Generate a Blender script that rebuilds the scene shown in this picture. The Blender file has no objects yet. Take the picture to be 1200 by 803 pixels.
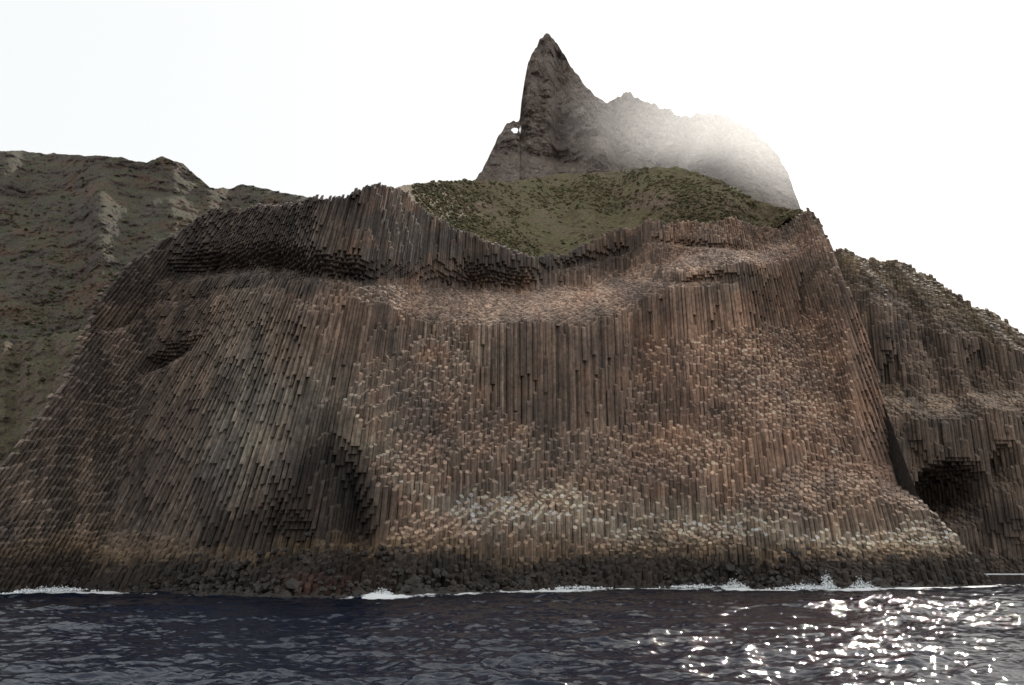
import bpy, bmesh, math, numpy as np
from mathutils import Vector
rng=np.random.default_rng(7)
scene=bpy.context.scene
# ---------------- image pixel coordinates (camera projection), used to lay out geometry and colour ----------------
W0,H0,FPX=1200.0,803.0,1039.0
PITCH=math.radians(13.45); CH=7.2
cp,sp=math.cos(PITCH),math.sin(PITCH)
def proj(x,y,z):
    dz=z-CH; zf=y*cp+dz*sp
    return 600+FPX*x/zf, 401.5-FPX*(-y*sp+dz*cp)/zf
def tanel(v):
    a=(401.5-v)/FPX
    return (sp+a*cp)/(cp-a*sp)
def unproj(u,v,y):
    a=(401.5-v)/FPX; den=cp-a*sp
    return y*((u-600)/FPX)/den, CH+y*(sp+a*cp)/den
def pl(pts,u):
    p=np.array(pts,float); return np.interp(u,p[:,0],p[:,1])
def ss(a,b,x):
    t=np.clip((x-a)/(b-a),0,1); return t*t*(3-2*t)
def blob(u,v,cu,cv,ru,rv,ang=0,pw=1):
    a=math.radians(ang); du=u-cu; dv=v-cv
    p=du*math.cos(a)+dv*math.sin(a); q=-du*math.sin(a)+dv*math.cos(a)
    return np.exp(-(((p/ru)**2+(q/rv)**2)**pw))
# ---------------- noise ----------------
def _h(i,j,k,s):
    n=(i*374761393+j*668265263+k*2147483647+s*974634777)&0xffffffff
    n=((n^(n>>13))*1274126177)&0xffffffff
    n=((n^(n>>16))*2246822519)&0xffffffff
    return ((n^(n>>15))&0xffffff)/float(0xffffff)
def vnoise(x,y,z,s=0):
    x,y,z=np.broadcast_arrays(np.asarray(x,float),np.asarray(y,float),np.asarray(z,float))
    flat=not np.any(z)
    xi=np.floor(x).astype(np.int64); yi=np.floor(y).astype(np.int64); zi=np.floor(z).astype(np.int64)
    fx=x-xi; fy=y-yi; fz=z-zi
    fx=fx*fx*(3-2*fx); fy=fy*fy*(3-2*fy); fz=fz*fz*(3-2*fz)
    r=0
    for a in (0,1):
        for b in (0,1):
            for c in ((0,) if flat else (0,1)):
                w=(fx if a else 1-fx)*(fy if b else 1-fy)
                if not flat: w=w*(fz if c else 1-fz)
                r=r+w*_h(xi+a,yi+b,zi+c,s)
    return r*2-1
def fbm(x,y,z,o=4,s=0,g=0.5):
    r=0;a=1.0;t=0
    for k in range(o):
        r=r+a*vnoise(x*2.03**k,y*2.03**k,z*2.03**k,s+k*17); t+=a; a*=g
    return r/t
def ridged(x,y,z,o=4,s=0,g=0.55):
    r=0;a=1.0;t=0
    for k in range(o):
        r=r+a*(1-2*np.abs(vnoise(x*2.1**k,y*2.1**k,z*2.1**k,s+k*31))); t+=a; a*=g
    return r/t
# ---------------- mesh helper ----------------
def quad_mesh(name,V,Q,mat,col=None,smooth=False,vcol=None):
    me=bpy.data.meshes.new(name)
    V=np.asarray(V,np.float32); Q=np.asarray(Q,np.int32)
    me.vertices.add(len(V)); me.vertices.foreach_set("co",V.ravel())
    me.loops.add(Q.size); me.loops.foreach_set("vertex_index",Q.ravel())
    me.polygons.add(len(Q)); n=Q.shape[1]
    me.polygons.foreach_set("loop_start",np.arange(0,Q.size,n,dtype=np.int32))
    try: me.polygons.foreach_set("loop_total",np.full(len(Q),n,np.int32))
    except Exception: pass
    me.polygons.foreach_set("use_smooth",np.full(len(Q),bool(smooth)))
    me.update(calc_edges=True)
    if col is not None:
        a=me.attributes.new("col",'FLOAT_COLOR','FACE'); a.data.foreach_set("color",np.asarray(col,np.float32).ravel())
    if vcol is not None:
        a=me.attributes.new("col",'FLOAT_COLOR','POINT'); a.data.foreach_set("color",np.asarray(vcol,np.float32).ravel())
    me.materials.append(mat)
    ob=bpy.data.objects.new(name,me); scene.collection.objects.link(ob)
    return ob
# ---------------- materials ----------------
class NT:
    def __init__(s,name):
        s.m=bpy.data.materials.new(name); s.m.use_nodes=True; s.t=s.m.node_tree
        s.n=s.t.nodes; s.b=s.n["Principled BSDF"]; s.geo=s.n.new("ShaderNodeNewGeometry")
    def l(s,a,b): s.t.links.new(a,b)
    def math(s,op,a,b=None,c=False):
        n=s.n.new("ShaderNodeMath"); n.operation=op; n.use_clamp=c
        for i,x in enumerate((a,b)):
            if x is None: continue
            if isinstance(x,(int,float)): n.inputs[i].default_value=x
            else: s.l(x,n.inputs[i])
        return n.outputs[0]
    def noise(s,scale,detail=4,rough=.55,vec=None,stretch=(1,1,1),dist=0):
        mp=s.n.new("ShaderNodeMapping"); mp.inputs["Scale"].default_value=stretch
        s.l(vec or s.geo.outputs["Position"],mp.inputs["Vector"])
        n=s.n.new("ShaderNodeTexNoise"); n.inputs["Scale"].default_value=scale
        n.inputs["Detail"].default_value=detail; n.inputs["Roughness"].default_value=rough; n.inputs["Distortion"].default_value=dist
        s.l(mp.outputs[0],n.inputs["Vector"]); return n.outputs["Fac"]
    def ramp(s,f,stops):
        r=s.n.new("ShaderNodeValToRGB"); e=r.color_ramp.elements
        while len(e)<len(stops): e.new(.5)
        for i,(p,c) in enumerate(stops):
            e[i].position=p; e[i].color=(c,c,c,1) if isinstance(c,(int,float)) else (*c,1)
        s.l(f,r.inputs[0]); return r.outputs[0]
    def mix(s,f,a,b,mode='MIX'):
        n=s.n.new("ShaderNodeMix"); n.data_type='RGBA'; n.blend_type=mode
        for sock,x in ((n.inputs[0],f),(n.inputs[6],a),(n.inputs[7],b)):
            if isinstance(x,(int,float)): sock.default_value=x
            elif isinstance(x,tuple): sock.default_value=(*x,1)
            else: s.l(x,sock)
        return n.outputs[2]
    def bump(s,h,strength=.5,dist=.3,normal=None):
        n=s.n.new("ShaderNodeBump"); n.inputs["Strength"].default_value=strength; n.inputs["Distance"].default_value=dist
        s.l(h,n.inputs["Height"])
        if normal: s.l(normal,n.inputs["Normal"])
        return n.outputs[0]
def basalt_mat():
    t=NT("columnar_basalt"); at=t.n.new("ShaderNodeAttribute"); at.attribute_name="col"
    sep=t.n.new("ShaderNodeSeparateXYZ"); t.l(t.geo.outputs["Position"],sep.inputs[0])
    c=at.outputs["Color"]
    c=t.mix(1,c,t.ramp(t.noise(.9,6,.65),[(.3,.6),(.7,1.45)]),'MULTIPLY')
    c=t.mix(.8,c,t.ramp(t.noise(1.6,4,.6,stretch=(1,1,.12)),[(.35,.62),(.65,1.25)]),'MULTIPLY')
    c=t.mix(1,c,t.ramp(t.noise(.07,4,.6),[(.35,(.72,.70,.71)),(.65,(1.36,1.24,1.13))]),'MULTIPLY')
    ph=t.math('ADD',t.math('MULTIPLY',sep.outputs[2],.55),t.math('MULTIPLY',at.outputs["Alpha"],23.0))
    ph=t.math('ADD',ph,t.math('MULTIPLY',t.noise(.35,2),2.2))
    j=t.ramp(t.math('FRACT',ph),[(0,.25),(.06,1.0),(.94,1.0),(1,.25)])
    c=t.mix(t.ramp(t.noise(.12,3),[(.42,.03),(.6,.5)]),c,j,'MULTIPLY')
    fl=t.ramp(t.noise(2.6,3,.6),[(.64,0),(.72,1)])
    c=t.mix(t.math('MULTIPLY',fl,.25),c,(.42,.38,.32))
    t.l(c,t.b.inputs["Base Color"]); t.b.inputs["Roughness"].default_value=.85
    h=t.math('ADD',t.noise(2.2,6,.65),t.math('MULTIPLY',j,.4))
    t.l(t.bump(h,.8,.22),t.b.inputs["Normal"]); return t.m
def rock_mat(name,a,b,d,green,gthr,gamt,scale=1.0,warm=None,pale=None,bumpd=1.6,con=(.35,1.6)):
    t=NT(name); sep=t.n.new("ShaderNodeSeparateXYZ"); t.l(t.geo.outputs["Normal"],sep.inputs[0])
    c=t.mix(t.ramp(t.noise(.05*scale,6,.65),[(.35,0.),(.65,1.)]),a,b)
    c=t.mix(t.ramp(t.noise(.35*scale,7,.75),[(.44,0.),(.66,.9)]),c,d)
    if warm: c=t.mix(t.ramp(t.noise(.03*scale,4,.6,dist=.6),[(.5,0.),(.62,.8)]),c,warm)
    if pale: c=t.mix(t.ramp(t.noise(.22*scale,7,.75,dist=.4),[(.54,0.),(.64,.7)]),c,pale)
    g=t.math('ADD',t.math('MULTIPLY',sep.outputs[2],.55),t.math('MULTIPLY',t.noise(.09*scale,6,.7),.9))
    gm=t.math('MULTIPLY',t.ramp(g,[(gthr,0.),(min(.99,gthr+.13),1.)]),gamt)
    gc=t.mix(t.ramp(t.noise(.5*scale,5,.7),[(.35,0.),(.65,1.)]),green,tuple(x*2.0 for x in green))
    c=t.mix(gm,c,gc)
    c=t.mix(1,c,t.ramp(t.noise(1.1*scale,6,.75),[(.32,con[0]),(.68,con[1])]),'MULTIPLY')
    t.l(c,t.b.inputs["Base Color"]); t.b.inputs["Roughness"].default_value=.9
    t.l(t.bump(t.noise(.5*scale,9,.72),1,bumpd/scale),t.b.inputs["Normal"]); return t.m
M_bas=basalt_mat()
M_core=rock_mat("basalt_core_rock",(.05,.04,.034),(.06,.048,.04),(.03,.025,.022),(.05,.05,.03),.95,.1)
# ---------------- column cliff builder ----------------
def sample_grid(F,xs,zs,x,z):
    DX=xs[1]-xs[0];DZ=zs[1]-zs[0]
    fx=np.clip((x-xs[0])/DX,0,len(xs)-1.001); fz=np.clip((z-zs[0])/DZ,0,len(zs)-1.001)
    i=fx.astype(int); k=fz.astype(int); a=fx-i; b=fz-k
    f00,f10,f01,f11=F[i,k],F[i+1,k],F[i,k+1],F[i+1,k+1]
    return f00*(1-a)*(1-b)+f10*a*(1-b)+f01*(1-a)*b+f11*a*b
def march(xs,zs,WL,VT,S,jag):
    y=np.full(len(xs),250.0)
    for _ in range(10):
        u,_v=proj(xs,y,np.zeros_like(xs)); y=-CH/tanel(pl(WL,u))
    Y0=y.copy(); F=np.zeros((len(xs),len(zs))); dead=np.zeros(len(xs),bool); top=np.full(len(xs),-5.0); ytop=Y0.copy(); utop=u.copy()
    DZ=zs[1]-zs[0]
    for k,z in enumerate(zs):
        u,v=proj(xs,y,z)
        y=np.where(dead,y,y+S(u,v)*DZ) if z>0 else Y0+.9*z
        dead=dead|(v<pl(VT,u)+jag*fbm(u/14,u*0,u*0,3,77))
        top=np.where(dead,top,z); ytop=np.where(dead,ytop,y); utop=np.where(dead,utop,u)
        F[:,k]=y
    return F,Y0,top,ytop,utop
def xsmooth(F,r):
    k=np.exp(-np.linspace(-2,2,2*r+1)**2); k/=k.sum()
    P_=np.pad(F,((r,r),(0,0)),mode='edge'); return sum(k[i]*P_[i:i+len(F)] for i in range(2*r+1))
def retop(F,xs,zs,top,VT,jag):
    out=top.copy()
    for i in range(len(xs)):
        u,v=proj(xs[i],F[i],zs); ok=np.nonzero((v<pl(VT,u)+jag*fbm(u/14,u*0,u*0,3,77))&(zs>=-1))[0]
        out[i]=zs[ok[0]] if len(ok) else top[i]
    return out
def column_cliff(name,F,xs,zs,top,lean,leany,P,y0,y1,colour,topboost,jyf,jzf,zmin=-2.5,dzs=.75,shell=4.6):
    ROW=P*.866; VV=[];QQ=[];CC=[];base=0
    rows=np.arange(y0,y1,ROW); zz=np.arange(zmin,zs[-1],dzs)
    Xc=np.arange(xs[0]+2,xs[-1]-2,P); ang=np.arange(6)*math.pi/3
    for ir,Yr in enumerate(rows):
        Xr=Xc+(P/2 if ir%2 else 0); nX=len(Xr)
        Xr=Xr+rng.normal(0,.06*P,nX); Yj=Yr+rng.normal(0,.06*P,nX)
        XX=Xr[:,None]+lean(Xr)[:,None]*zz[None,:]
        ZM=np.repeat(zz[None,:],nX,0); LY=leany(Xr)
        uu,vv=proj(XX,Yr+LY[:,None]*ZM,ZM)
        jy=rng.normal(0,1,nX)[:,None]*jyf(uu,vv); jz=rng.normal(0,1,nX)[:,None]*jzf(uu,vv)
        FF=sample_grid(F,xs,zs,XX,ZM+jz)+jy-LY[:,None]*ZM
        tp=np.interp(XX,xs,top)+rng.normal(0,.3,nX)[:,None]
        occ=(FF<=Yj[:,None])&(FF>Yj[:,None]-shell*ROW)&(ZM<=tp)
        for i in np.nonzero(occ.any(1))[0]:
            o=occ[i].astype(np.int8); d=np.diff(np.concatenate(([0],o,[0])))
            st=np.nonzero(d==1)[0]; en=np.nonzero(d==-1)[0]-1
            rr=rng.random(); ln=float(lean(Xr[i])); ly=float(LY[i]); ld=float((lean(Xr[i]+1)-lean(Xr[i]-1))/2)
            th=ang+math.pi/6+rng.normal(0,.16); rad=rng.uniform(.92,1.07,6); r0=P/math.sqrt(3)*rng.uniform(.84,1.0)
            for a,b in zip(st,en):
                lv=zz[a:b+1]
                ext=rng.uniform(.25,dzs*1.3)
                if b+1<len(zz) and FF[i,b]<=Yj[i]<FF[i,b+1] and FF[i,b+1]-FF[i,b]<5:
                    ext=dzs*(Yj[i]-FF[i,b])/(FF[i,b+1]-FF[i,b])+.02
                lv=np.concatenate((lv[::4],[lv[-1]+ext]))
                if a>0: lv[0]-=dzs*.5
                n=len(lv)
                if n<2: continue
                rl=r0*(1+rng.normal(0,.012,n))
                vx=(Xr[i]+ln*lv)[:,None]+rl[:,None]*np.cos(th)*rad*np.maximum(.35,1+ld*lv[:,None])+rng.normal(0,.012*P,(n,1))
                oy=rl[:,None]*np.sin(th)*rad
                vy=Yj[i]+(ly*lv)[:,None]+oy+rng.normal(0,.012*P,(n,1))
                vz=np.repeat(lv[:,None],6,1)
                tl=rng.uniform(.4,.95); tx=rng.normal(0,.22)
                vz[-1]+=tl*oy[-1]+tx*np.cos(th)*r0
                vz[-1]=np.maximum(vz[-1],vz[-2]+.02)
                VV.append(np.stack((vx,vy,vz),-1).reshape(-1,3))
                ids=base+np.arange(n*6).reshape(n,6)
                q=np.stack((ids[:-1],np.roll(ids[:-1],-1,1),np.roll(ids[1:],-1,1),ids[1:]),-1).reshape(-1,4)
                t=ids[-1]; bt=ids[0]
                caps=np.array([[t[0],t[1],t[2],t[3]],[t[0],t[3],t[4],t[5]],[bt[3],bt[2],bt[1],bt[0]],[bt[5],bt[4],bt[3],bt[0]]])
                QQ.append(q); QQ.append(caps)
                lm=(lv[:-1]+lv[1:])/2
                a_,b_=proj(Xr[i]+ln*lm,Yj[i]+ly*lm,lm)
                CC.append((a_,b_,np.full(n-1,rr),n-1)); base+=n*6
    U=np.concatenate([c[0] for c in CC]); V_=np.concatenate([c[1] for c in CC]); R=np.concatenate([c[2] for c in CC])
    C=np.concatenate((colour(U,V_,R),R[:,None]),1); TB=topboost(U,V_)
    out=[];p=0
    for c in CC:
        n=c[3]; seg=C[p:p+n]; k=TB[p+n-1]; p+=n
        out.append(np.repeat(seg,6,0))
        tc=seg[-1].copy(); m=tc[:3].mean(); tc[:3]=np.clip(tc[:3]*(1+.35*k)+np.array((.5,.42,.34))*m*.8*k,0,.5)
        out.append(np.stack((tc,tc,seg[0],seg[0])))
    print(name,sum(map(len,QQ)))
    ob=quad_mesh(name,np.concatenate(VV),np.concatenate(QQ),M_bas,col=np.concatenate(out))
    nz=len(zs); zc=np.minimum(zs[None,:],top[:,None]-2.0)
    kk=np.clip(np.searchsorted(zs,top-2.0),0,nz-1); Fc=np.array([F[i,np.minimum(np.arange(nz),kk[i])] for i in range(len(xs))])+shell*ROW*.7
    V=np.stack((np.repeat(xs[:,None],nz,1),Fc,zc),-1).reshape(-1,3); ids=np.arange(len(V)).reshape(len(xs),nz)
    Q=np.stack((ids[:-1,:-1],ids[1:,:-1],ids[1:,1:],ids[:-1,1:]),-1).reshape(-1,4)
    keep=np.ptp(V[Q][:,:,2],axis=1)>1e-6; Q=Q[keep]
    core=quad_mesh("core_rock",V,Q,M_core,smooth=True); core.parent=ob
    return ob
def lerp3(a,b,m): return a+(np.array(b)-a)*m[...,None]
# ---------------- main cliff ----------------
VT=[(-260,640),(-120,600),(-40,572),(0,548),(50,478),(80,436),(94,404),(100,368),(112,345),(140,318),(165,298),(190,284),(225,262),(240,250),(290,244),(335,243),(375,232),(410,228),(432,216),(452,219),(472,224),(495,245),(520,262),(570,284),(625,302),(660,300),(700,282),(738,262),(780,262),(840,262),(870,258),(905,262),(925,246),(950,246),(962,262),(975,290),(985,318),(1000,352),(1018,402),(1040,480),(1060,535),(1080,588),(1105,615),(1130,640),(1150,662),(1165,690),(1200,760),(1500,900)]
WL=[(-200,702),(0,696),(90,692),(200,694),(350,699),(480,697),(600,692),(750,688),(950,690),(1150,686),(1400,686)]
TC=[(60,372),(100,366),(200,352),(300,345),(430,348),(520,360),(600,364),(680,352),(740,335),(800,315),(880,300),(960,290)]
LS=[(200,652),(340,650),(362,560),(380,460),(450,395),(545,388),(560,470),(650,500),(735,500),(748,405),(800,388),(990,372),(1010,540),(1060,560),(1200,560)]
UE=[(250,945),(330,980),(450,1000),(540,1014),(600,1040),(670,1155)]
def uedge(v): return np.interp(v,[p[0] for p in UE],[p[1] for p in UE])
def stepm(u,v):
    nz=fbm(u/45,v/45,0*u,3,5)
    m=ss(-8,8,v+nz*14-pl(LS,u))*ss(300,380,u)
    m=m*(1-ss(-2,6,u-uedge(v))*ss(590,560,v))
    return np.clip(m-.9*(blob(u,v,800,455,30,40)+blob(u,v,900,520,35,22)+blob(u,v,700,560,60,14)+blob(u,v,860,600,60,12)+1.1*blob(u,v,395,625,34,75,-6)),0,1)
def S(u,v):
    nz=fbm(u/45,v/45,0*u,3,5); vv=v+nz*14
    s=np.full_like(u,.07)+.145*ss(420,300,u)+.49*stepm(u,v)
    l0=pl([(-200,600),(200,616),(260,645),(330,668),(430,676),(520,658),(900,652),(1200,648)],u)
    s=np.where(vv>l0,.9,s)
    hw=np.where(u<430,5,pl([(430,8),(500,20),(640,24),(740,16),(960,9)],u))
    s=np.where(np.abs(vv-pl(TC,u))<hw,pl([(380,.9),(480,1.5)],u),s)
    s=np.where(vv<pl(TC,u)-hw,np.where(u>735,.5,.08),s)
    s=np.where((u>uedge(v))&(v<575),.10,s)
    return np.clip(s,.02,1.7)
xs=np.arange(-175,150,1.0); zs=np.arange(-3,112,.5)
F,Y0,top,ytop,utop=march(xs,zs,WL,VT,S,4)
F=xsmooth(F,6)
X2,Z2=np.meshgrid(xs,zs,indexing='ij')
U2,V2=proj(X2,F,Z2)
rec=14*blob(U2,V2,402,605,28,85,-6)+7*blob(U2,V2,340,640,42,45)+7*blob(U2,V2,130,373,26,9,-14)+6*blob(U2,V2,185,420,42,7,-28)+2.5*blob(U2,V2,300,690,200,8)
rec+=np.clip(U2-uedge(V2),0,80)*.30*ss(600,560,V2)
arch=pl([(150,325),(250,305),(330,305),(430,318),(520,325),(600,330),(640,336)],U2)
rec+=6.5*np.exp(-((V2-arch)/13)**2)*ss(150,240,U2)*ss(660,600,U2)+4.5*blob(U2,V2,805,324,42,6)+3*blob(U2,V2,700,300,60,6,-15)+3*blob(U2,V2,830,285,60,4,5)
F=F+rec
F+=3.2*fbm((X2-.3*Z2*(X2<-30))/28,Z2/160,0*X2,3,11)+1.7*ridged((X2-.15*Z2)/9,Z2/200,0*X2,3,23)+.8*fbm(X2/7,Z2/12,0*X2,3,29)*np.maximum(.25*ss(0,60,Z2),ss(-6,6,pl(TC,U2)-V2))
F+=1.1*np.sin((V2+.35*U2+16*fbm(U2/70,V2/70,0*U2,2,33))/17.0)*ss(470,560,V2)*ss(380,440,U2)
top=retop(F,xs,zs,top,VT,4)
kt=np.clip(np.searchsorted(zs,top)-1,0,len(zs)-1)
ytop=np.array([F[i,max(0,kt[i]-12):kt[i]+1].max() for i in range(len(xs))]); utop=proj(xs,ytop,top)[0]
def lean(X): return pl([(-175,.52),(-115,.47),(-90,.36),(-60,.20),(-30,.07),(-5,0),(45,0),(70,-.06),(88,-.13),(104,-.2),(150,-.3)],X)
def leany(X): return pl([(-175,.20),(-50,.19),(-25,.07),(60,.06),(150,.05)],X)
LB=[(350,420),(380,470),(430,520),(480,575),(540,600),(700,610),(900,625),(1150,640)]
def colour(u,v,r):
    n=fbm(u/60,v/60,0*u,4,41); n2=fbm(u/22,v/22,0*u,3,43); n3=fbm(u/14,v/90,0*u,3,47)
    c=np.zeros(u.shape+(3,))+np.array((.200,.147,.114))
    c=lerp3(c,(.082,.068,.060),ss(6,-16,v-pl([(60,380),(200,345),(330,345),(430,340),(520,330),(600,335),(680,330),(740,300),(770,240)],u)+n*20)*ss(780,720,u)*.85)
    c=lerp3(c,(.160,.133,.115),ss(330,150,u)*ss(370,420,v)*.65)
    c=lerp3(c,(.26,.25,.215),np.clip(1.2*blob(u,v,285,490,50,120,8)+.9*blob(u,v,400,480,60,60)+.5*blob(u,v,560,400,60,40)+.35*n+.3*n3,0,1)*.7)
    c=lerp3(c,(.36,.315,.25),np.exp(-((v-pl(LB,u)+n*18)/22)**2)*ss(350,380,u)*.8)
    c=lerp3(c,(.32,.215,.16),ss(700,800,u)*ss(330,380,v)*ss(600,540,v)*.8)
    c=lerp3(c,(.39,.29,.23),np.exp(-((v-pl(TC,u))/20)**2)*ss(430,500,u)*.85)
    c=lerp3(c,(.23,.14,.095),ss(.0,.5,n2)*.5*ss(350,450,u))
    c=lerp3(c,(.080,.062,.05),ss(.05,.5,-n2)*.4)
    c=lerp3(c,(.032,.025,.021),np.clip(1.8*blob(u,v,392,612,46,100,-8)+1.5*blob(u,v,315,640,64,56)+.5*ss(0,.5,n3)*ss(330,250,u),0,.92))  # shade of the hollow painted into the column colour, plus dark streaks at left
    c=lerp3(c,(.13,.093,.055),ss(625,648,v+n*25)*.7)
    c=lerp3(c,(.028,.022,.018),ss(646,664,v+n*20)*.96)
    c=lerp3(c,(.08,.022,.014),np.clip(blob(u,v,385,690,60,12),0,1)*.5)
    return np.clip(c*(.62+.76*r[...,None]),0.01,.6)
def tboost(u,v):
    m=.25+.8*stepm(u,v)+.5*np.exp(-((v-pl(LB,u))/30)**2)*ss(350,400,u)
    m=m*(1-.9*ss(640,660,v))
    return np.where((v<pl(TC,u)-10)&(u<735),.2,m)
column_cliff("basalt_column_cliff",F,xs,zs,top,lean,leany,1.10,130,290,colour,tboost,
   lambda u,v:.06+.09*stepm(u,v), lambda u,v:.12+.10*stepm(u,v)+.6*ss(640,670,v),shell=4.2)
# ---------------- far cove cliff (right): columns with sea cave ----------------
VT2=[(800,300),(900,262),(975,268),(1000,273),(1035,272),(1050,290),(1075,312),(1110,335),(1138,360),(1165,366),(1200,386),(1260,410),(1400,480),(1600,560),(2500,600)]
WL2=[(800,671),(2500,669)]
LED=[(940,440),(1030,470),(1100,478),(1200,470),(1400,470)]
LTOP=[(960,352),(1040,352),(1120,388),(1200,412),(1400,470)]
def S2(u,v):
    n=fbm(u/40,v/30,0*u,3,71); vv=v+13*n
    s=.10+.08*n
    s=np.where(np.abs(vv-pl(LED,u))<13,1.5,s)
    s=np.where(vv<pl(LTOP,u),1.0,s)
    s=np.where(vv>645,.9,s); return np.clip(s,.03,1.6)
xs2=np.arange(95,420,2.0); zs2=np.arange(-3,170,1.0)
F2,Y02,top2,ytop2,utop2=march(xs2,zs2,WL2,VT2,S2,6)
X3,Z3=np.meshgrid(xs2,zs2,indexing='ij'); U3,V3=proj(X3,F2,Z3)
F2=F2+45*blob(U3,V3,1114,580,34,36,0,3)+12*blob(U3,V3,1052,435,9,28,0,1)+10*blob(U3,V3,1150,430,10,25,0,1)+16*blob(U3,V3,1174,545,12,24,0,1.5)
F2+=9*fbm(X3/50,Z3/60,0*X3,3,84)+4*ridged((X3+.3*Z3)/20,Z3/80,0*X3,3,85)+2.0*fbm(X3/10,Z3/12,0*X3,3,86)
def colour2(u,v,r):
    n=fbm(u/40,v/40,0*u,4,91); n2=fbm(u/15,v/15,0*u,3,93)
    c=np.zeros(u.shape+(3,))+np.array((.165,.128,.102))
    c=lerp3(c,(.23,.175,.14),ss(-.1,.4,n)*.8)
    c=lerp3(c,(.25,.20,.155),np.exp(-((v-pl(LED,u)+8*n)/18)**2)*.7)
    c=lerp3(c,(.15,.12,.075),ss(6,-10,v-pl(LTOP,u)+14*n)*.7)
    c=lerp3(c,(.07,.055,.045),ss(0,.4,n2)*.5+.4*blob(u,v,1110,570,60,50))  # random dark patches; blob puts the sea cave's shade into the rock colour
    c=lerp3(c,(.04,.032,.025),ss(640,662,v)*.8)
    return np.clip(c*(.72+.56*r[...,None]),.01,.6)
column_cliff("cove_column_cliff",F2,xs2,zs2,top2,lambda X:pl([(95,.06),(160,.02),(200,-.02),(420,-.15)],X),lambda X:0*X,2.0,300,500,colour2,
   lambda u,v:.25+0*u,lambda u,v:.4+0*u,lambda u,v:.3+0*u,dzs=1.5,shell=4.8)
# ---------------- relief sheets (terrain) ----------------
def relief(name,mat,u0,u1,nu,nv,vtop,vbot,ybot,slope,disp,jag=0,jf=12,back=60,seed=0,hole=None,smooth=True):
    us=np.linspace(u0,u1,nu); vt=vtop(us)+jag*fbm(us/jf,us*0,us*0+seed,4,seed); vb=vbot(us)
    t=np.linspace(0,1,nv); y=ybot(us)*np.ones(nu); G=[]
    for k in range(nv):
        v=vb+(vt-vb)*t[k]; te=tanel(v)
        if k: y=y*(1-s*tp)/(1-s*te)
        s=slope(us,v); tp=te
        x,z=unproj(us,v,y); G.append([x,y.copy(),z,us,v])
    G=np.array(G); x,yy,z=G[:,0],G[:,1],G[:,2]
    f=1+disp(x,yy,z,G[:,3],G[:,4])/yy
    x=x*f;z=CH+(z-CH)*f;yy=yy*f
    B=[]
    for j in range(1,9):
        q=j/8.; n=fbm(x[-1]/8,x[-1]*0+j,x[-1]*0,3,seed+5)*2
        B.append((x[-1]*(1+.02*q),yy[-1]+back*.5*q+n,z[-1]-back*(q**1.3)-.3))
    GX,GY,GZ=x,yy,z
    x=np.vstack([x]+[b[0][None] for b in B]); yy=np.vstack([yy]+[b[1][None] for b in B]); z=np.vstack([z]+[b[2][None] for b in B])
    V=np.stack((x,yy,z),-1).reshape(-1,3); R_,Cn=x.shape; ids=np.arange(R_*Cn).reshape(R_,Cn)
    Q=np.stack((ids[:-1,:-1],ids[:-1,1:],ids[1:,1:],ids[1:,:-1]),-1).reshape(-1,4)
    if hole is not None:
        q=V[Q]; pu,pv=proj(q[:,:,0],q[:,:,1],q[:,:,2]); hu=pu.mean(1); hv=pv.mean(1)
        front=((hu-hole[0])/hole[2])**2+((hv-hole[1])/hole[3])**2<1+.8*vnoise(hu/2.5,hv/2.5,0*hu,5)
        skirt=(Q[:,0]>=(nv-1)*Cn)&(np.abs(hu-hole[0])<hole[2]+3)&(pv.min(1)<hole[1]+hole[3]+2)&(pv.max(1)>hole[1]-hole[3]-.2)
        Q=Q[~(front|skirt)]
    ob=quad_mesh(name,V,Q,mat,smooth=smooth)
    return ob,GX,GY,GZ,G
M_peak=rock_mat("volcanic_rock",(.19,.145,.12),(.26,.20,.165),(.11,.087,.073),(.10,.09,.045),.84,.6,1.0,pale=(.38,.32,.265),bumpd=1.5,con=(.5,1.5))
M_grass=rock_mat("scrub_grass_slope",(.16,.125,.065),(.22,.16,.095),(.12,.09,.05),(.092,.085,.034),.70,.65,1.6,warm=(.23,.155,.11))
M_hill=rock_mat("far_hillside",(.115,.09,.076),(.165,.123,.10),(.055,.047,.040),(.060,.062,.030),.72,.65,1.1,warm=(.18,.105,.072),bumpd=3)
M_scree=rock_mat("scree_slope",(.13,.098,.072),(.19,.14,.10),(.055,.045,.032),(.055,.055,.02),.72,.7,1.6)
hill=relief("hillside",M_hill,-330,400,600,340,
  lambda u:pl([(-330,150),(-200,165),(0,176),(60,180),(130,184),(172,190),(190,183),(215,193),(232,208),(246,219),(270,221),(285,216),(310,221),(345,229),(365,232),(400,250)],u),
  lambda u:u*0+560,lambda u:u*0+330+ (u+100)*.1,
  lambda u,v:.95+.35*fbm(u/60,v/40,0*u,3,3)-.5*ss(215,190,v)*ss(120,160,u),
  lambda x,y,z,u,v:12*ridged((x+z*.5)/70,z/90,0*x,6,9,.6)+6*fbm(x/14,z/10,y/12,5,19,.65),jag=2.5,jf=9,back=120,seed=3)
scree=relief("scree_slope_terrain",M_scree,-330,200,360,200,
  lambda u:pl([(-330,385),(0,404),(40,396),(90,388),(140,380),(200,380)],u),
  lambda u:u*0+620,lambda u:u*0+226,
  lambda u,v:.75+.3*fbm(u/20,v/16,0*u,3,8),
  lambda x,y,z,u,v:3.5*ridged(x/16,z/12,y/20,5,91)+1.3*fbm(x/3,z/3,y/3,3,92),jag=5,jf=8,back=60,seed=13)
gm=(utop>300)&(utop<990)&(top>20); o=np.argsort(utop[gm]); ru=utop[gm][o]; ry=ytop[gm][o]
ry=np.convolve(np.pad(ry,4,mode='edge'),np.ones(9)/9,'valid')
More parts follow.
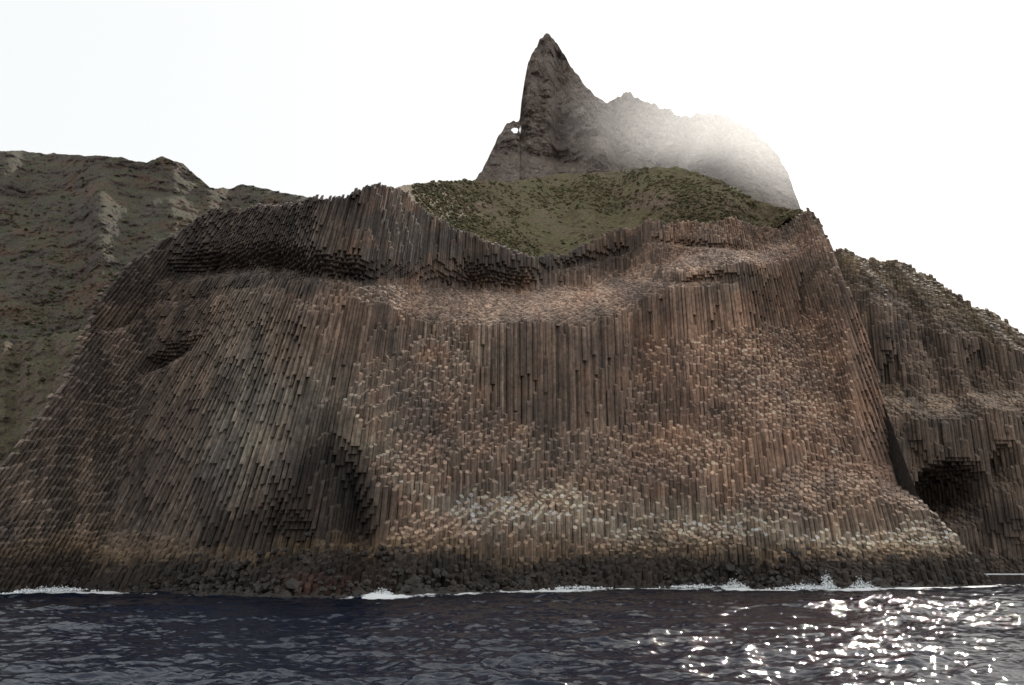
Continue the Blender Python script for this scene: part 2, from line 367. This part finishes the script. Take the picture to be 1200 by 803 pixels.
grass=relief("grass_slope",M_grass,438,962,520,190,
  lambda u:pl([(438,222),(452,222),(475,217),(510,213),(560,211),(600,213),(650,205),(700,202),(760,196),(800,196),(850,214),(890,236),(925,245),(950,249),(962,264)],u),
  lambda u:pl(VT,u)+np.clip((u-432)/6,.5,9),
  lambda u:np.interp(u,ru,ry)+4.0,
  lambda u,v:1.1+.3*fbm(u/50,v/30,0*u,3,6)-.5*ss(720,780,u)*ss(225,240,v),
  lambda x,y,z,u,v:(1.8*fbm(x/9,z/9,y/9,4,51)+1.8*ridged(x/20,z/20,y/24,4,52)+1.1*fbm(x/2.2,z/2.2,y/2.2,3,53)+1.0)*ss(0,10,pl(VT,u)-v+6),jag=2.5,jf=6,back=30,seed=21)
PT=[(540,235),(556,212),(566,197),(577,176),(585,158),(592,149),(598,144),(605,142),(609,139),(611,118),(615,92),(619,72),(627,58),(632,47),(640,39),(648,43),(654,54),(662,63),(668,78),(680,92),(688,101),(700,113),(712,121),(724,112),(738,108),(752,117),(775,126),(792,133),(806,136),(825,132),(842,134),(862,141),(880,154),(897,165),(912,181),(922,200),(930,222),(938,244),(960,300)]
def pk_disp(x,y,z,u,v):
    spire=ss(600,612,u)*ss(722,690,u+ (v-120)*.3)*ss(165,120,v)
    w=4*fbm(x/12,z/12,0*x,3,60)
    d=8*ridged((x-.3*z+w)/34,(z+w)/70,0*x,3,61)+4.2*ridged((x+.15*z)/13,z/18,y/30,5,62,.6)+2.0*fbm(x/4,z/5,y/6,5,63,.6)
    return d-14*spire*(1-((u-650)/70)**2).clip(0,1)+9*blob(u,v,715,135,9,24)+7*blob(u,v,800,160,14,40,-25)+6*blob(u,v,640,185,60,7,10)
relief("rock_pinnacle_peak",M_peak,540,960,620,430,lambda u:pl(PT,u),lambda u:u*0+300,
  lambda u:298+0*u,lambda u,v:.6+.35*fbm(u/35,v/25,0*u,3,31)+.4*ss(200,225,v)-.35*ss(140,110,v),
  pk_disp,jag=4.0,jf=6,back=70,seed=33,hole=(604.5,152.5,4.8,3.9))
# ---------------- shrubs ----------------
def ico(sub):
    bm=bmesh.new(); bmesh.ops.create_icosphere(bm,subdivisions=sub,radius=1)
    v=np.array([a.co[:] for a in bm.verts]); f=np.array([[q.index for q in a.verts] for a in bm.faces]); bm.free(); return v,f
iv,ifc=ico(2); iv1,ifc1=ico(1)
def blobs(name,pts,sizes,mat,cols,flat=.7,rough=.35,lo=False):
    a_v,a_f=(iv1,ifc1) if lo else (iv,ifc)
    n=len(pts); r=1+rough*rng.normal(0,1,(n,len(a_v),1)).clip(-1.6,1.6)
    V=a_v[None]*r*np.asarray(sizes)[:,None,None]*np.array((1,1,flat))+np.asarray(pts)[:,None,:]
    Fc=a_f[None]+(np.arange(n)*len(a_v))[:,None,None]
    C=np.asarray(cols)[:,None,:]*rng.uniform(.6,1.35,(n,len(a_f),1)); C=np.concatenate((C,np.ones(C.shape[:2]+(1,))),-1)
    return quad_mesh(name,V.reshape(-1,3),Fc.reshape(-1,3),mat,col=C.reshape(-1,4))
def attr_mat(name,rough=.9):
    t=NT(name); at=t.n.new("ShaderNodeAttribute"); at.attribute_name="col"
    c=t.mix(1,at.outputs["Color"],t.ramp(t.noise(3,4,.7),[(.3,.6),(.7,1.4)]),'MULTIPLY')
    t.l(c,t.b.inputs["Base Color"]); t.b.inputs["Roughness"].default_value=rough; return t.m
M_shrub=attr_mat("shrub_foliage")
pal=np.array([(.10,.098,.038),(.13,.112,.05),(.15,.118,.062),(.078,.078,.033),(.17,.13,.08)])
def spts(R,n,smin,smax,thr,seed,sc=14):
    X,Y,Z=R[1],R[2],R[3]; nv,nu=X.shape
    i=rng.integers(int(nv*.06),nv-1,n); j=rng.integers(1,nu-1,n)
    p=np.stack((X[i,j],Y[i,j],Z[i,j]),-1)
    d=fbm(p[:,0]/sc,p[:,2]/sc,p[:,1]/sc,3,seed); k=d+rng.normal(0,.2,n)>thr
    p=p[k]; return p,smin+(smax-smin)*rng.random(len(p))**2.8
A=[spts(grass,17000,.12,.75,.05,101,20),spts(scree,3500,.2,.8,.05,102),spts(hill,14000,.3,1.5,.1,103,40)]
P_=np.concatenate([a[0] for a in A]); S_=np.concatenate([a[1] for a in A])
cl=pal[rng.integers(0,5,len(P_))]; cl[len(A[0][0]):]*=.65
blobs("shrub_mass",P_,S_,M_shrub,cl)
# ---------------- shore boulders ----------------
bp=[];bs=[]
for _ in range(3400):
    u=rng.uniform(-120,1160); x0=(u-600)/FPX*195; y=float(np.interp(x0,xs,Y0)); d=rng.exponential(2.6)
    s=rng.uniform(.25,1.0)*(1.6 if rng.random()<.1 else 1)
    if fbm(np.array([u/40]),np.array([0.]),np.array([0.]),2,140)[0]+rng.normal(0,.2)<-.1: continue
    bp.append((x0,y+d-1.8,max(-.4,.85*(d-2.0)))); bs.append(s)
blobs("shore_boulders",np.array(bp),bs,attr_mat("wet_boulder",.6),[(.030,.023,.018)]*len(bp),flat=.75,rough=.16,lo=True)
# ---------------- sea ----------------
def spaced(a,b,d0,d1):
    r=[a]
    while r[-1]<b:
        t=(r[-1]-a)/(b-a); r.append(r[-1]+d0+(d1-d0)*t)
    return np.array(r)
ys=np.concatenate((-np.geomspace(3000,25,20),np.linspace(-20,18,16),spaced(19,235,.14,.5),np.geomspace(240,9000,60)))
xw=np.concatenate((-np.geomspace(9000,150,30),-spaced(60,148,.3,.7)[::-1],np.arange(-59.8,59.9,.2),spaced(60,148,.3,.7),np.geomspace(152,9000,30)))
XX,YY=np.meshgrid(xw,ys)
ZZ=np.zeros_like(XX)
for k in range(26):
    wl=.7*1.13**k; a=rng.normal(.2,.7); kx,ky=math.sin(a)*2*math.pi/wl,math.cos(a)*2*math.pi/wl
    ph2=rng.uniform(0,6.28)+kx*XX+ky*YY+3.0*vnoise(XX/(wl*1.8),YY/(wl*1.8),0*XX,200+k)
    amp=(.3+1.2*(vnoise(XX/(wl*4),YY/(wl*3),0*XX,260+k)+1)/2)
    ZZ+=.010*wl**.75*amp*(1-2*np.abs(np.sin(ph2/2))**1.25)
gust=.95+.8*fbm(XX/30,YY/18,0*XX,3,305)
i0=np.searchsorted(ys,30);i1=np.searchsorted(ys,110);j0=np.searchsorted(xw,-60);j1=np.searchsorted(xw,60)
sl=np.diff(ZZ[i0:i1,j0:j1],axis=0)/np.diff(ys[i0:i1])[:,None]
ZZ*=.19/sl.std()*gust
ZZ*=ss(400,200,np.hypot(XX,YY))*ss(-60,0,YY)
y0x=np.interp(XX,xs,Y0); uu,_=proj(XX,YY,0*XX)
seg=pl([(-50,1),(10,1),(120,1),(150,.3),(300,.2),(420,.3),(440,.9),(465,.7),(480,.45),(600,.65),(640,.9),(700,.9),(720,.65),(800,.95),(860,1),(960,1),(1020,1),(1045,.7),(1150,.75),(1170,.3)],uu)
dist=y0x-YY
foam=np.clip(seg*np.exp(-np.maximum(dist-5,0)/6),0,1)*(dist>-12)
foam=np.maximum(foam,.75*np.exp(-((YY-345)/14)**2)*(XX>160)*(XX<300))
V=np.stack((XX,YY,ZZ),-1).reshape(-1,3); n,m=XX.shape; ids=np.arange(n*m).reshape(n,m)
Q=np.stack((ids[:-1,:-1],ids[:-1,1:],ids[1:,1:],ids[1:,:-1]),-1).reshape(-1,4)
t=NT("sea_water_surface"); b=t.b
b.inputs["IOR"].default_value=1.33
at=t.n.new("ShaderNodeAttribute"); at.attribute_name="col"
sepc=t.n.new("ShaderNodeSeparateColor"); t.l(at.outputs["Color"],sepc.inputs[0])
fm=t.ramp(t.math('ADD',t.math('MULTIPLY',sepc.outputs[0],.75),t.math('MULTIPLY',t.noise(.5,6,.7),.75)),[(.62,0.),(.76,1.)])
t.l(t.mix(fm,(.0008,.0052,.0165),(.80,.82,.82)),b.inputs["Base Color"])
t.l(t.math('ADD',t.math('MULTIPLY',fm,.6),.03),b.inputs["Roughness"])
nn=t.bump(t.noise(1.6,3,.55,stretch=(.8,1.5,1),dist=.4),1,.06); t.l(nn,b.inputs["Normal"])
vc=np.stack((foam,foam,foam,foam*0+1),-1).reshape(-1,4)
quad_mesh("sea_water",V,Q,t.m,smooth=True,vcol=vc)
pts=[];sz=[]
for (uc,wd,hh,nn_) in [(60,45,.8,1100),(30,14,.7,250),(448,12,1.2,260),(670,34,.6,380),(860,16,1.5,400),(970,9,2.6,500),(945,34,.9,600),(1010,14,1.6,350),(820,34,.7,340)]:
    for _ in range(nn_):
        u=rng.normal(uc,wd*.5); v=float(pl(WL,u)); y=-CH/tanel(v)-1.8+rng.normal(0,.7)
        x,_z=unproj(u,v,y); h=abs(rng.normal(0,hh*.55))*math.exp(-((u-uc)/wd)**2*1.2); pts.append((x,y,h)); sz.append(rng.uniform(.05,.2)*(1.2 if h<.5 else .7))
M_foam=attr_mat("foam_white",.8)
blobs("wave_spray",np.array(pts),sz,M_foam,[(.8,.82,.83)]*len(pts),flat=.8,rough=.4,lo=True)
# ---------------- mist drifting over the sunlit shoulder of the peak ----------------
bm=bmesh.new(); bmesh.ops.create_icosphere(bm,subdivisions=4,radius=1); me=bpy.data.meshes.new("mist_cloud"); bm.to_mesh(me); bm.free()
mo=bpy.data.objects.new("mist_cloud",me); scene.collection.objects.link(mo)
mx_,mz_=unproj(875,150,318.0); mo.location=(mx_,318,mz_); mo.scale=(84,46,50)
mm=bpy.data.materials.new("mist"); mm.use_nodes=True; nt=mm.node_tree; nt.nodes.clear()
tc=nt.nodes.new("ShaderNodeTexCoord"); ln=nt.nodes.new("ShaderNodeVectorMath"); ln.operation='LENGTH'; nt.links.new(tc.outputs["Object"],ln.inputs[0])
mr=nt.nodes.new("ShaderNodeMapRange"); mr.interpolation_type='SMOOTHSTEP'; nt.links.new(ln.outputs["Value"],mr.inputs[0])
mr.inputs[1].default_value=1.0; mr.inputs[2].default_value=0.0; mr.inputs[3].default_value=0.0; mr.inputs[4].default_value=.0098
vo=nt.nodes.new("ShaderNodeVolumeScatter"); ou=nt.nodes.new("ShaderNodeOutputMaterial"); nt.links.new(mr.outputs[0],vo.inputs["Density"]); vo.inputs["Anisotropy"].default_value=.65
vo.inputs["Color"].default_value=(1,1,1,1); nt.links.new(vo.outputs[0],ou.inputs["Volume"]); me.materials.append(mm)
# ---------------- light ----------------
EL,AZ=math.radians(38),math.radians(26)
d=Vector((math.sin(AZ)*math.cos(EL),math.cos(AZ)*math.cos(EL),math.sin(EL)))
sl=bpy.data.lights.new("sun",'SUN'); sl.energy=4.0; sl.angle=math.radians(.6); sl.color=(1,.94,.86)
so=bpy.data.objects.new("sun",sl); so.rotation_euler=d.to_track_quat('Z','Y').to_euler(); so.location=d*500; scene.collection.objects.link(so)
w=bpy.data.worlds.new("World"); scene.world=w; w.use_nodes=True; nt=w.node_tree; bg=nt.nodes["Background"]
sky=nt.nodes.new("ShaderNodeTexSky"); sky.sky_type='NISHITA'; sky.sun_disc=False; sky.sun_elevation=EL; sky.sun_rotation=AZ
sky.dust_density=4; sky.air_density=1.2
wc=nt.nodes.new("ShaderNodeTexCoord"); wsp=nt.nodes.new("ShaderNodeSeparateXYZ"); nt.links.new(wc.outputs["Generated"],wsp.inputs[0])
wm=nt.nodes.new("ShaderNodeMapRange"); nt.links.new(wsp.outputs[2],wm.inputs[0])
wm.inputs[1].default_value=.6; wm.inputs[2].default_value=.98; wm.inputs[3].default_value=.86; wm.inputs[4].default_value=.6
mx=nt.nodes.new("ShaderNodeMix"); mx.data_type='RGBA'; nt.links.new(wm.outputs[0],mx.inputs[0])
nt.links.new(sky.outputs[0],mx.inputs[6]); mx.inputs[7].default_value=(9.5,9.65,9.6,1)
nt.links.new(mx.outputs[2],bg.inputs[0]); bg.inputs[1].default_value=.11
# ---------------- camera ----------------
cd=bpy.data.cameras.new("camera"); cam=bpy.data.objects.new("camera",cd); scene.collection.objects.link(cam)
cam.location=(0,0,CH); cam.rotation_euler=(math.pi/2+PITCH,0,0); cd.sensor_width=36; cd.lens=36*FPX/1200; cd.clip_end=20000; cd.clip_start=.5
scene.camera=cam
scene.view_settings.view_transform='Standard'; scene.view_settings.look='None'; scene.view_settings.exposure=0
